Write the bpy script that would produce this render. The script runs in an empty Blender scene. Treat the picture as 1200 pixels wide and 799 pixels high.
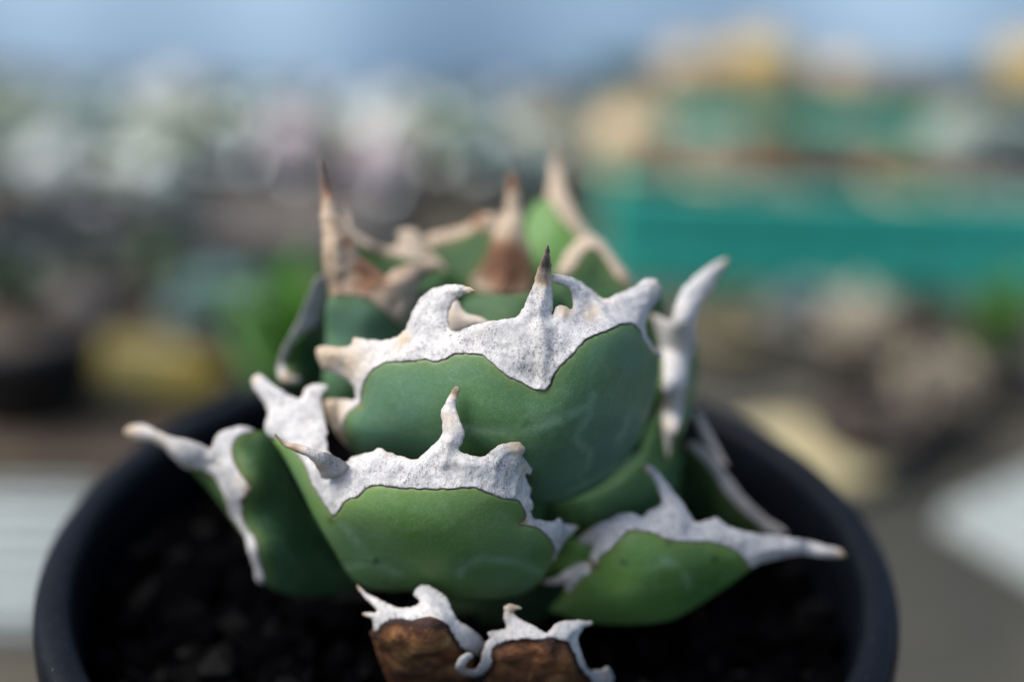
import bpy, bmesh, math, random
import numpy as np
from mathutils import Vector, Matrix, noise
from mathutils.geometry import delaunay_2d_cdt

# ------------------------------------------------------------------ camera, sky, sun, exposure
SC = bpy.context.scene
COL = SC.collection
CAM = np.array([.0082, -.2782, .3964]); PITCH = .4712; ROLL = .0305
FPX = 50 / 36 * 1200
_f = np.array([0, math.cos(PITCH), -math.sin(PITCH)]); _r = np.array([1., 0, 0]); _u = np.cross(_r, _f)
_R = math.cos(ROLL) * _r + math.sin(ROLL) * _u
_U = math.cos(ROLL) * _u - math.sin(ROLL) * _r
cd = bpy.data.cameras.new('camera'); cam = bpy.data.objects.new('camera', cd); COL.objects.link(cam)
cd.lens = 50; cd.sensor_width = 36; cd.sensor_fit = 'HORIZONTAL'; cd.clip_start = .01; cd.clip_end = 100
cam.matrix_world = Matrix(((_R[0], _U[0], -_f[0], CAM[0]), (_R[1], _U[1], -_f[1], CAM[1]), (_R[2], _U[2], -_f[2], CAM[2]), (0, 0, 0, 1)))
cd.dof.use_dof = True; cd.dof.focus_distance = .287; cd.dof.aperture_fstop = 2.65
SC.camera = cam

SUN_EL, SUN_AZ = 58, -95          # azimuth measured from +Y (away from the camera) towards +X
w = bpy.data.worlds.new('World'); SC.world = w; w.use_nodes = True
nt = w.node_tree; bg = nt.nodes['Background']
sky = nt.nodes.new('ShaderNodeTexSky'); sky.sky_type = 'NISHITA'; sky.sun_disc = False
sky.sun_elevation = math.radians(SUN_EL); sky.sun_rotation = math.radians(SUN_AZ)
sky.air_density = 1.0; sky.dust_density = 2.5; sky.ozone_density = 1.0
nt.links.new(sky.outputs[0], bg.inputs[0]); bg.inputs[1].default_value = .14
sd = bpy.data.lights.new('sun', 'SUN'); sun = bpy.data.objects.new('sun', sd); COL.objects.link(sun)
sd.energy = 2.7; sd.angle = math.radians(34); sd.color = (1, .96, .9)
_d = Vector((math.sin(math.radians(SUN_AZ)) * math.cos(math.radians(SUN_EL)), math.cos(math.radians(SUN_AZ)) * math.cos(math.radians(SUN_EL)), math.sin(math.radians(SUN_EL))))
sun.rotation_euler = _d.to_track_quat('Z', 'Y').to_euler(); sun.location = _d * 3
vs = SC.view_settings; vs.view_transform = 'Standard'; vs.look = 'None'; vs.gamma = 1; vs.exposure = .78
vs.use_curve_mapping = False

# ------------------------------------------------------------------ helpers
def ray(x, y):
    x = np.asarray(x, float)[..., None]; y = np.asarray(y, float)[..., None]
    return _f + _R * (x - 600) / FPX + _U * (399.5 - y) / FPX
def at_y(x, y, Y):
    d = ray(x, y); t = (np.asarray(Y) - CAM[1]) / d[..., 1]
    return CAM + d * t[..., None]
def at_z(x, y, Z):
    d = ray(x, y); t = (Z - CAM[2]) / d[..., 2]
    return CAM + d * t[..., None]
def prop(o, label=None, cat=None, group=None, kind=None):
    if label: o['label'] = label
    if cat: o['category'] = cat
    if group: o['group'] = group
    if kind: o['kind'] = kind
    return o
def empty(name, loc, label, cat, group=None, rz=0):
    o = bpy.data.objects.new(name, None); COL.objects.link(o); o.location = loc; o.rotation_euler = (0, 0, rz)
    o.empty_display_size = .02
    return prop(o, label, cat, group)
def mesh_obj(name, V, Fc, mat, parent=None, smooth=True, attrs=None):
    me = bpy.data.meshes.new(name)
    me.from_pydata([tuple(map(float, v)) for v in V], [], [tuple(map(int, q)) for q in Fc])
    me.validate(); me.update()
    if smooth: me.polygons.foreach_set('use_smooth', [True] * len(me.polygons))
    for k, a in (attrs or {}).items():
        at = me.attributes.new(k, 'FLOAT', 'POINT'); at.data.foreach_set('value', np.asarray(a, np.float32))
    me.materials.append(mat)
    o = bpy.data.objects.new(name, me); COL.objects.link(o)
    if parent is not None: o.parent = parent
    return o
def fix_normals(o):
    bm = bmesh.new(); bm.from_mesh(o.data); bmesh.ops.recalc_face_normals(bm, faces=bm.faces); bm.to_mesh(o.data); bm.free()

# ------------------------------------------------------------------ materials
class NT:
    def __init__(s, name):
        s.m = bpy.data.materials.new(name); s.m.use_nodes = True; s.t = s.m.node_tree; s.b = s.t.nodes['Principled BSDF']
    def n(s, kind, **kw):
        q = s.t.nodes.new(kind)
        for k, v in kw.items(): setattr(q, k, v)
        return q
    def l(s, a, b): s.t.links.new(a, b)
    def coords(s): return s.n('ShaderNodeTexCoord').outputs['Object']
    def noise(s, scale, detail=4, rough=.55, dist=0, vec=None):
        q = s.n('ShaderNodeTexNoise'); q.inputs['Scale'].default_value = scale; q.inputs['Detail'].default_value = detail
        q.inputs['Roughness'].default_value = rough; q.inputs['Distortion'].default_value = dist
        s.l(vec if vec is not None else s.coords(), q.inputs['Vector']); return q.outputs['Fac']
    def ramp(s, fac, stops, interp='LINEAR'):
        q = s.n('ShaderNodeValToRGB'); e = q.color_ramp.elements; q.color_ramp.interpolation = interp
        while len(e) < len(stops): e.new(.5)
        for i, (p, c) in enumerate(stops):
            e[i].position = p; e[i].color = (*c, 1) if len(c) == 3 else c
        s.l(fac, q.inputs[0]); return q.outputs['Color']
    def mix(s, fac, a, b, mode='MIX'):
        q = s.n('ShaderNodeMix', data_type='RGBA', blend_type=mode)
        for i, v in ((0, fac), (6, a), (7, b)):
            if hasattr(v, 'is_linked') or hasattr(v, 'links'): s.l(v, q.inputs[i])
            elif isinstance(v, (int, float)): q.inputs[i].default_value = v
            else: q.inputs[i].default_value = (*v, 1)
        return q.outputs[2]
    def attr(s, name): return s.n('ShaderNodeAttribute', attribute_name=name).outputs['Fac']
    def math(s, op, a, b=0., clamp=False):
        q = s.n('ShaderNodeMath', operation=op, use_clamp=clamp)
        for i, v in ((0, a), (1, b)):
            if isinstance(v, (int, float)): q.inputs[i].default_value = v
            else: s.l(v, q.inputs[i])
        return q.outputs[0]
    def bump(s, h, strength=.3, dist=.001):
        q = s.n('ShaderNodeBump'); q.inputs['Strength'].default_value = strength; q.inputs['Distance'].default_value = dist
        s.l(h, q.inputs['Height']); s.l(q.outputs[0], s.b.inputs['Normal'])
    def col(s, c): s.l(c, s.b.inputs['Base Color'])
    def set(s, **kw):
        for k, v in kw.items(): s.b.inputs[k.replace('_', ' ')].default_value = v

def leaf_material(name, c_lo, c_hi, c_bloom, c_wax, rough=.56, spec=.36):
    a = NT(name)
    base = a.ramp(a.noise(38, 5, .6, .6), [(.32, c_lo), (.68, c_hi)])
    bloom = a.ramp(a.noise(22, 4, .6, 1.2), [(.42, (0, 0, 0)), (.72, (1, 1, 1))])
    base = a.mix(a.math('MULTIPLY', bloom, .75), base, c_bloom)
    wx = a.math('MULTIPLY', a.attr('wax'), a.ramp(a.noise(70, 5, .65, .8), [(.28, (.25, .25, .25)), (.66, (1, 1, 1))]))
    base = a.mix(a.math('MULTIPLY', wx, .85), base, c_wax)
    # water marks: faint pale blotches with soft rims
    wm = a.ramp(a.noise(95, 2, .4, 1.5), [(.50, (0, 0, 0)), (.56, (1, 1, 1)), (.60, (.15, .15, .15)), (1, (0, 0, 0))])
    base = a.mix(a.math('MULTIPLY', wm, .11), base, (.20, .28, .18))
    # fine dusty speckle of the wax bloom
    sp = a.ramp(a.noise(3200, 3, .65), [(.5, (0, 0, 0)), (.72, (1, 1, 1))])
    base = a.mix(a.math('MULTIPLY', sp, .22), base, (.30, .40, .30))
    # pale bud imprints and scars
    imp = a.math('MULTIPLY', a.attr('imprint'), a.ramp(a.noise(180, 4, .6, .5), [(.30, (0, 0, 0)), (.52, (1, 1, 1))]))
    base = a.mix(a.math('MULTIPLY', imp, .5), base, (.20, .31, .20))
    # dark and ochre specks
    base = a.mix(a.attr('speck'), base, (.018, .014, .01))
    base = a.mix(a.attr('ochre'), base, (.30, .22, .06))
    # yellow-green flush then a thin brown seam where the blade meets the horny margin
    e = a.attr('edge')
    flush = a.ramp(e, [(0, (1, 1, 1)), (.30, (0, 0, 0))])
    base = a.mix(a.math('MULTIPLY', flush, .38), base, (.13, .17, .035))
    seam = a.ramp(a.math('ADD', e, a.math('MULTIPLY', a.noise(320, 3), .03)), [(.0, (1, 1, 1)), (.028, (1, 1, 1)), (.052, (0, 0, 0))])
    base = a.mix(a.math('MULTIPLY', seam, a.ramp(a.noise(240, 3), [(.35, (.25, .25, .25)), (.6, (.85, .85, .85))])), base, (.075, .032, .016))
    a.col(base)
    a.set(Roughness=rough, Specular_IOR_Level=spec, Subsurface_Weight=.06, Subsurface_Scale=.004)
    a.b.inputs['Subsurface Radius'].default_value = (.3, 1, .2)
    h = a.math('ADD', a.noise(620, 3, .6), a.math('MULTIPLY', a.attr('imprint'), .7))
    h = a.math('ADD', h, a.math('MULTIPLY', a.noise(110, 3), 1.2))
    a.bump(h, .16, .0006)
    return a.m
def dry_leaf_material(name):
    a = NT(name)
    base = a.ramp(a.noise(120, 6, .65, 1.0), [(.30, (.022, .012, .009)), (.46, (.12, .05, .024)), (.58, (.24, .105, .040)), (.74, (.32, .20, .085))])
    g = a.ramp(a.noise(60, 3), [(.55, (0, 0, 0)), (.75, (1, 1, 1))])
    base = a.mix(a.math('MULTIPLY', g, .4), base, (.12, .12, .045))
    seam = a.ramp(a.attr('edge'), [(.04, (1, 1, 1)), (.12, (0, 0, 0))])
    base = a.mix(seam, base, (.03, .014, .01))
    a.col(base); a.set(Roughness=.7, Specular_IOR_Level=.25)
    a.bump(a.math('ADD', a.noise(420, 5, .65), a.math('MULTIPLY', a.noise(130, 4, .6, 1.5), 1.5)), .55, .0010)
    return a.m
def crust_material(name, mid, dark, black):
    a = NT(name)
    vec = a.coords()
    mp = a.n('ShaderNodeMapping'); mp.inputs['Scale'].default_value = (1, 1, .5); a.l(vec, mp.inputs[0]); v2 = mp.outputs[0]
    base = a.ramp(a.noise(300, 6, .66, .5, v2), [(.3, (.33, .325, .33)), (.52, (.51, .50, .485)), (.75, (.64, .615, .58))])
    fib = a.noise(1900, 5, .75, 1.2, v2)
    big = a.ramp(a.noise(170, 4), [(.36, (.12, .12, .12)), (.62, (1, 1, 1))])
    sp = a.ramp(fib, [(.49, (0, 0, 0)), (.62, (1, 1, 1))])
    base = a.mix(a.math('MULTIPLY', a.math('MULTIPLY', sp, big), .88), base, (.11, .10, .105))
    blot = a.ramp(a.noise(260, 4, .55, .3), [(.60, (0, 0, 0)), (.72, (1, 1, 1))])
    base = a.mix(a.math('MULTIPLY', blot, .4), base, (.30, .235, .185))
    t = a.attr('tan')
    tn = a.math('MULTIPLY', t, a.math('ADD', .62, a.math('MULTIPLY', a.noise(260, 5, .62, .4, v2), .8)), True)
    tc = a.ramp(tn, [(0, (.6, .6, .6)), (.4, (.50, .40, .29)), (.62, mid), (.85, dark), (1, black)])
    base = a.mix(a.ramp(tn, [(.03, (0, 0, 0)), (.38, (1, 1, 1))]), base, tc)
    base = a.mix(a.math('MULTIPLY', sp, .25), base, (.12, .10, .09))
    rim = a.ramp(a.attr('outer'), [(.0, (1, 1, 1)), (.04, (0, 0, 0))])
    base = a.mix(a.math('MULTIPLY', rim, .42), base, (.20, .145, .11))
    seam = a.ramp(a.attr('edge'), [(.0, (1, 1, 1)), (.008, (1, 1, 1)), (.024, (0, 0, 0))])
    base = a.mix(a.math('MULTIPLY', seam, a.ramp(a.noise(300, 3), [(.35, (.35, .35, .35)), (.6, (.9, .9, .9))])), base, (.085, .036, .020))
    a.col(base); a.set(Roughness=.85, Specular_IOR_Level=.22)
    h = a.math('ADD', a.noise(1100, 5, .68, .6, v2), a.math('MULTIPLY', fib, .7))
    a.bump(h, .5, .0005)
    return a.m
def simple(name, lo, hi, scale=60, rough=.6, bump=0, bscale=None, spec=.4, detail=4):
    a = NT(name); a.col(a.ramp(a.noise(scale, detail, .6, .3), [(.3, lo), (.7, hi)]))
    a.set(Roughness=rough, Specular_IOR_Level=spec)
    if bump: a.bump(a.noise(bscale or scale * 3, 4), bump, .002)
    return a.m

M_FRONT = leaf_material('leaf_green', (.042, .112, .018), (.082, .178, .030), (.105, .190, .060), (.095, .175, .095))
M_BLUE = leaf_material('leaf_blue_green', (.036, .104, .032), (.068, .152, .050), (.078, .160, .085), (.085, .175, .140), .52)
M_DARK = leaf_material('leaf_shaded_green', (.014, .048, .011), (.030, .085, .018), (.026, .07, .03), (.03, .08, .04), .6, .22)  # darkened leaf green: shade on inner and rear faces put into the colour
M_BRIGHT = leaf_material('leaf_bright_green', (.040, .135, .012), (.070, .190, .022), (.075, .180, .035), (.07, .17, .05))
M_DRY = dry_leaf_material('dry_leaf')
M_CRUST = crust_material('horny_margin', (.27, .20, .145), (.10, .075, .06), (.040, .033, .031))
M_RUST = crust_material('horny_margin_rusty', (.25, .13, .07), (.12, .055, .034), (.05, .03, .024))
M_STEM = simple('stem_green', (.02, .05, .02), (.05, .08, .03), 80, .6, .2)
M_POT = simple('black_plastic', (.0014, .0018, .0028), (.0026, .0033, .005), 45, .7, .12, 300, .0)
def rim_material():
    a = NT('rim_plastic')
    c = a.ramp(a.noise(70, 4), [(.3, (.0018, .0026, .0046)), (.7, (.0035, .0050, .0080))])
    dust = a.ramp(a.noise(420, 5, .7, .4), [(.56, (0, 0, 0)), (.74, (1, 1, 1))])
    film = a.ramp(a.noise(30, 4, .6, .5), [(.40, (.05, .05, .05)), (.7, (.8, .8, .8))])
    c = a.mix(a.math('MULTIPLY', dust, film), c, (.022, .023, .025))
    c = a.mix(a.ramp(a.noise(900, 2), [(.71, (0, 0, 0)), (.76, (.7, .7, .7))]), c, (.14, .12, .10))
    a.col(c); a.set(Roughness=.5, Specular_IOR_Level=.10); a.bump(a.noise(500, 4), .2, .001); return a.m
M_RIM = rim_material()
def gravel_material():
    a = NT('black_gravel')
    a.col(a.ramp(a.noise(150, 3), [(.35, (.001, .001, .0013)), (.62, (.0024, .0024, .003)), (.8, (.009, .008, .008))]))
    a.col(a.mix(a.attr('tone'), a.ramp(a.noise(150, 3), [(.35, (.0010, .0010, .0013)), (.62, (.0020, .0020, .0026)), (.8, (.006, .0055, .0055))]), (.011, .0105, .010))); a.set(Roughness=.85, Specular_IOR_Level=.0); a.bump(a.noise(900, 4), .5, .001); return a.m
M_GRAVEL = gravel_material()
def bench_material():
    a = NT('bench_boards')
    c = a.ramp(a.noise(5, 5, .6, .4), [(.3, (.016, .017, .013)), (.5, (.036, .033, .022)), (.7, (.095, .072, .036))])
    c = a.mix(a.ramp(a.noise(60, 4), [(.55, (0, 0, 0)), (.7, (.5, .5, .5))]), c, (.06, .05, .04))
    a.col(c); a.set(Roughness=.8); a.bump(a.noise(200, 4), .4, .002); return a.m
M_BENCH = bench_material()

# ------------------------------------------------------------------ large structure: bench, blue sheet behind it
def box(x0, x1, y0, y1, z0, z1):
    V = [(x, y, z) for z in (z0, z1) for y in (y0, y1) for x in (x0, x1)]
    return V, [(0, 2, 3, 1), (4, 5, 7, 6), (0, 1, 5, 4), (2, 6, 7, 3), (0, 4, 6, 2), (1, 3, 7, 5)]
def join_parts(parts):
    V, Fc = [], []
    for v, f in parts:
        n = len(V); V += list(v); Fc += [tuple(i + n for i in q) for q in f]
    return V, Fc
V, Fc = box(-2.2, 2.2, -.55, 1.25, -.04, 0)
prop(mesh_obj('bench_top', V, Fc, M_BENCH, smooth=False), kind='structure')

# blue sheet: a slightly rippled plastic film, 4 mm thick
_a = NT('blue_film_translucent'); _c = _a.ramp(_a.noise(3, 4, .6, .3), [(.3, (.28, .41, .53)), (.7, (.35, .48, .59))])
_a.col(_c); _a.set(Roughness=.5, Specular_IOR_Level=.3)
_t = _a.n('ShaderNodeBsdfTranslucent'); _a.l(_c, _t.inputs[0]); _m = _a.n('ShaderNodeMixShader'); _m.inputs[0].default_value = .35
_a.l(_a.b.outputs[0], _m.inputs[1]); _a.l(_t.outputs[0], _m.inputs[2]); _a.l(_m.outputs[0], _a.t.nodes['Material Output'].inputs[0]); M_SHEET = _a.m
nx, nz = 120, 12
V, Fc = [], []
for s in (0, 1):
    for j in range(nz + 1):
        for i in range(nx + 1):
            x = -2.2 + 4.4 * i / nx; z = -.3 + 1.0 * j / nz
            y = 1.0 + .8 * max(z, 0) + .018 * math.sin(x * 9) + .010 * math.sin(x * 23 + 1.3 + z) + .012 * noise.noise((x * 3, z * 4, 0)) + s * .004
            V.append((x, y, z))
k = (nx + 1) * (nz + 1)
for j in range(nz):
    for i in range(nx):
        q = j * (nx + 1) + i
        Fc.append((q, q + 1, q + nx + 2, q + nx + 1)); Fc.append((k + q, k + q + nx + 1, k + q + nx + 2, k + q + 1))
for i in range(nx):
    for q in (i, nz * (nx + 1) + i): Fc.append((q, q + 1, k + q + 1, k + q))
prop(mesh_obj('plastic_sheet', V, Fc, M_SHEET), 'pale blue plastic sheet sloping up behind the whole bench', 'sheet')

# ------------------------------------------------------------------ black pot and gravel
def lathe(profile, n=96, closed=False, loc=(0, 0)):
    V, Fc = [], []; m = len(profile)
    for i in range(n):
        a = 2 * math.pi * i / n; c, s = math.cos(a), math.sin(a)
        for r, z in profile: V.append((loc[0] + r * c, loc[1] + r * s, z))
    for i in range(n):
        j = (i + 1) % n
        for q in range(m if closed else m - 1):
            p = (q + 1) % m
            Fc.append((i * m + q, j * m + q, j * m + p, i * m + p))
    return V, Fc
pot = empty('plant_pot', (0, 0, 0), 'round black plastic pot with rolled rim holding the white-edged agave', 'pot')
mesh_obj('pot_wall', *lathe([(.0, .0), (.070, .0), (.074, .002), (.0935, .183), (.0915, .185), (.0715, .006), (.0, .006)], 128), M_POT, pot)
rimp = []
for i in range(24):
    a = 2 * math.pi * i / 24
    ca, sa = math.cos(a), math.sin(a)
    # a rounded band, 9 mm wide and 17 mm tall
    rx = .0048 * math.copysign(abs(ca) ** .6, ca); rz = .0095 * math.copysign(abs(sa) ** .6, sa)
    rimp.append((.0952 + rx, .1905 + rz))
mesh_obj('rim', *lathe(rimp, 160, True), M_RIM, pot)

random.seed(4)
def ico(sub=1):
    bm = bmesh.new(); bmesh.ops.create_icosphere(bm, subdivisions=sub, radius=1)
    V = np.array([v.co[:] for v in bm.verts]); Fc = np.array([[v.index for v in f.verts] for f in bm.faces]); bm.free(); return V, Fc
IV, IF = ico(1)
IV2, IF2 = ico(2)
GV, GF, GT = [], [], []
rng = np.random.default_rng(7)
n_g = 0
for i in range(2300):
    r = .0915 * math.sqrt(rng.random()); a = rng.random() * 2 * math.pi
    s = rng.uniform(.0022, .0052) if rng.random() > .12 else rng.uniform(.005, .0075)
    z = .176 + rng.normal() * .0022 + .006 * noise.noise((r * math.cos(a) * 30, r * math.sin(a) * 30, 1))
    r = min(r, .0905 - s)
    q = IV * (1 + .28 * rng.normal(size=(len(IV), 1)))
    q = q * (s * rng.uniform(.7, 1.2, 3))
    t = rng.normal(size=(3, 3)); t, _ = np.linalg.qr(t); q = q @ t
    tone = rng.random(); GT.append(np.full(len(IV), 0. if tone < .82 else (.35 if tone < .95 else 1.)))
    GV.append(q + (r * math.cos(a), r * math.sin(a), z)); GF.append(IF + n_g); n_g += len(IV)
# bed below the grains
bv, bf = lathe([(0, .168), (.0905, .168), (.0905, .15), (0, .15)], 64)
GV.append(np.array(bv)); GT.append(np.zeros(len(bv))); bf = [tuple(i + n_g for i in q) for q in bf]
prop(mesh_obj('gravel', np.concatenate(GV), [tuple(q) for q in np.concatenate(GF)] + bf, M_GRAVEL, smooth=False, attrs={'tone': np.concatenate(GT)}),
     'coarse black lava gravel filling the black pot', 'gravel', kind='stuff')

# ------------------------------------------------------------------ agave: leaves as thick curved shells
def zz(ox, oy, s, pts): return [(ox + x / s, oy + y / s) for x, y in pts]
def catmull(P, step=3., closed=True):
    P = np.asarray(P, float); n = len(P); out = []
    for i in range(n if closed else n - 1):
        if closed: p0, p1, p2, p3 = P[i - 1], P[i], P[(i + 1) % n], P[(i + 2) % n]
        else: p0, p1, p2, p3 = P[max(i - 1, 0)], P[i], P[i + 1], P[min(i + 2, n - 1)]
        L = np.linalg.norm(p2 - p1); k = max(1, int(round(L / step)))
        d1 = max(np.linalg.norm(p1 - p0), 1e-3) ** .5; d2 = max(L, 1e-3) ** .5; d3 = max(np.linalg.norm(p3 - p2), 1e-3) ** .5
        m1 = (p2 - p1) + d2 * ((p1 - p0) / d1 - (p2 - p0) / (d1 + d2)) if np.any(p1 != p0) else p2 - p1
        m2 = (p2 - p1) + d2 * ((p3 - p2) / d3 - (p3 - p1) / (d2 + d3)) if np.any(p3 != p2) else p2 - p1
        for q in range(k):
            t = q / k
            out.append((2 * t**3 - 3 * t**2 + 1) * p1 + (t**3 - 2 * t**2 + t) * m1 + (-2 * t**3 + 3 * t**2) * p2 + (t**3 - t**2) * m2)
    if not closed: out.append(P[-1])
    return np.array(out)
def ragged(P, seed):
    t = np.roll(P, -1, 0) - np.roll(P, 1, 0); t /= np.maximum(np.linalg.norm(t, axis=1), 1e-6)[:, None]
    d = np.array([1.1 * noise.noise(Vector((x / 7, y / 7, seed))) + .9 * noise.noise(Vector((x / 3, y / 3, seed + 4))) + 1.0 * noise.noise(Vector((x / 22, y / 22, seed + 9))) for x, y in P])
    return P + np.c_[-t[:, 1], t[:, 0]] * d[:, None]
def inside(Q, poly):
    x, y = Q[:, 0], Q[:, 1]; c = np.zeros(len(Q), bool); n = len(poly)
    for i in range(n):
        x1, y1 = poly[i]; x2, y2 = poly[(i + 1) % n]
        if y1 == y2: continue
        k = (y1 > y) != (y2 > y)
        c ^= k & (x < (x2 - x1) * (y - y1) / (y2 - y1) + x1)
    return c
def dist_segs(Q, A, B):
    out = np.full(len(Q), 1e3)
    if len(A) == 0: return out
    for s in range(0, len(Q), 3000):
        q = Q[s:s + 3000, None, :]; ab = (B - A)[None]; ap = q - A[None]
        t = np.clip((ap * ab).sum(2) / np.maximum((ab**2).sum(2), 1e-9), 0, 1)
        out[s:s + 3000] = np.sqrt(((ap - t[..., None] * ab)**2).sum(2)).min(1)
    return out
class Depth:                      # smooth depth of a leaf's mid surface through a few measured points
    def __init__(s, ctrl, lam=1e-4):
        c = np.asarray(ctrl, float); s.c = c[:, :2] / 100; y = c[:, 2]; n = len(c)
        K = s.k(s.c, s.c) + lam * np.eye(n); P = np.c_[np.ones(n), s.c]
        A = np.block([[K, P], [P.T, np.zeros((3, 3))]])
        s.w = np.linalg.lstsq(A, np.r_[y, 0, 0, 0], rcond=None)[0]
    def k(s, a, b):
        r2 = ((a[:, None] - b[None])**2).sum(2); return .5 * r2 * np.log(np.maximum(r2, 1e-12))
    def __call__(s, Q):
        q = np.asarray(Q, float) / 100
        return s.k(q, s.c) @ s.w[:-3] + np.c_[np.ones(len(q)), q] @ s.w[-3:]
PX = .00019                       # metres that one picture pixel spans at the plant
def points_normals(dep, Q):
    def W(q): return at_y(q[:, 0], q[:, 1], dep(q))
    P = W(Q); ax = W(Q + (1.5, 0)) - W(Q - (1.5, 0)); ay = W(Q + (0, 1.5)) - W(Q - (0, 1.5))
    N = np.cross(ay, ax); N /= np.linalg.norm(N, axis=1)[:, None]
    N[((CAM - P) * N).sum(1) < 0] *= -1
    return P, N
def triangulate(loop, step, seed=0):
    lo, hi = loop.min(0), loop.max(0)
    gx, gy = np.meshgrid(np.arange(lo[0], hi[0], step), np.arange(lo[1], hi[1], step * .87))
    gx[1::2] += step / 2
    G = np.c_[gx.ravel(), gy.ravel()]; G += np.random.default_rng(seed).uniform(-.2, .2, G.shape) * step
    G = G[inside(G, loop)]
    n = len(loop)
    G = G[dist_segs(G, loop, np.roll(loop, -1, 0)) > step * .55]
    co = [Vector(p) for p in np.r_[loop, G]]
    r = delaunay_2d_cdt(co, [(i, (i + 1) % n) for i in range(n)], [], 0, 1e-4)
    Vv = np.array([v[:] for v in r[0]]); T = np.array([t for t in r[2] if len(t) == 3])
    T = T[inside(Vv[T].mean(1), loop)]
    return Vv, T
def fbm(P, scale, oct=4):
    return np.array([noise.fractal(Vector(p) * scale, 1.0, 2.0, oct) for p in P])
def shell(Q, T, P, N, h):
    n = len(Q); V = np.r_[P + N * h[:, None], P - N * h[:, None]]
    e = {}
    for a, b, c in T:
        for i, j in ((a, b), (b, c), (c, a)): e[(i, j)] = e.get((i, j), 0) + 1
    Fc = [tuple(t) for t in T] + [(c + n, b + n, a + n) for a, b, c in T]
    for i, j in e:
        if (j, i) not in e: Fc.append((j, i, i + n, j + n))
    return V, Fc
def neck(P0, P1, r0, r1, w=1.5, seg=14, rows=6):
    P0, P1 = Vector(P0), Vector(P1); d = (P1 - P0).normalized(); side = d.cross(Vector((0, 0, 1))).normalized(); up = side.cross(d)
    V, Fc = [], []
    for i in range(rows + 1):
        t = i / rows; c = P0.lerp(P1, t); r = r0 + (r1 - r0) * t
        for j in range(seg):
            a = 2 * math.pi * j / seg; V.append(c + side * (math.cos(a) * r * w) + up * (math.sin(a) * r))
    for i in range(rows):
        for j in range(seg): Fc.append((i * seg + j, i * seg + (j + 1) % seg, (i + 1) * seg + (j + 1) % seg, (i + 1) * seg + j))
    Fc.append(tuple(range(seg))); Fc.append(tuple(range(rows * seg, rows * seg + seg)))
    return [tuple(v) for v in V], Fc
STEM = np.array([.006, .014, .190])
AG = empty('agave', (0, 0, 0), 'compact green agave rosette with jagged white horny leaf margins in a black pot', 'agave')
mesh_obj('stem', *lathe([(0, .165), (.017, .165), (.021, .185), (.020, .205), (.014, .222), (.006, .231), (0, .233)], 32, loc=(STEM[0], STEM[1])), M_STEM, AG)

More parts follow.
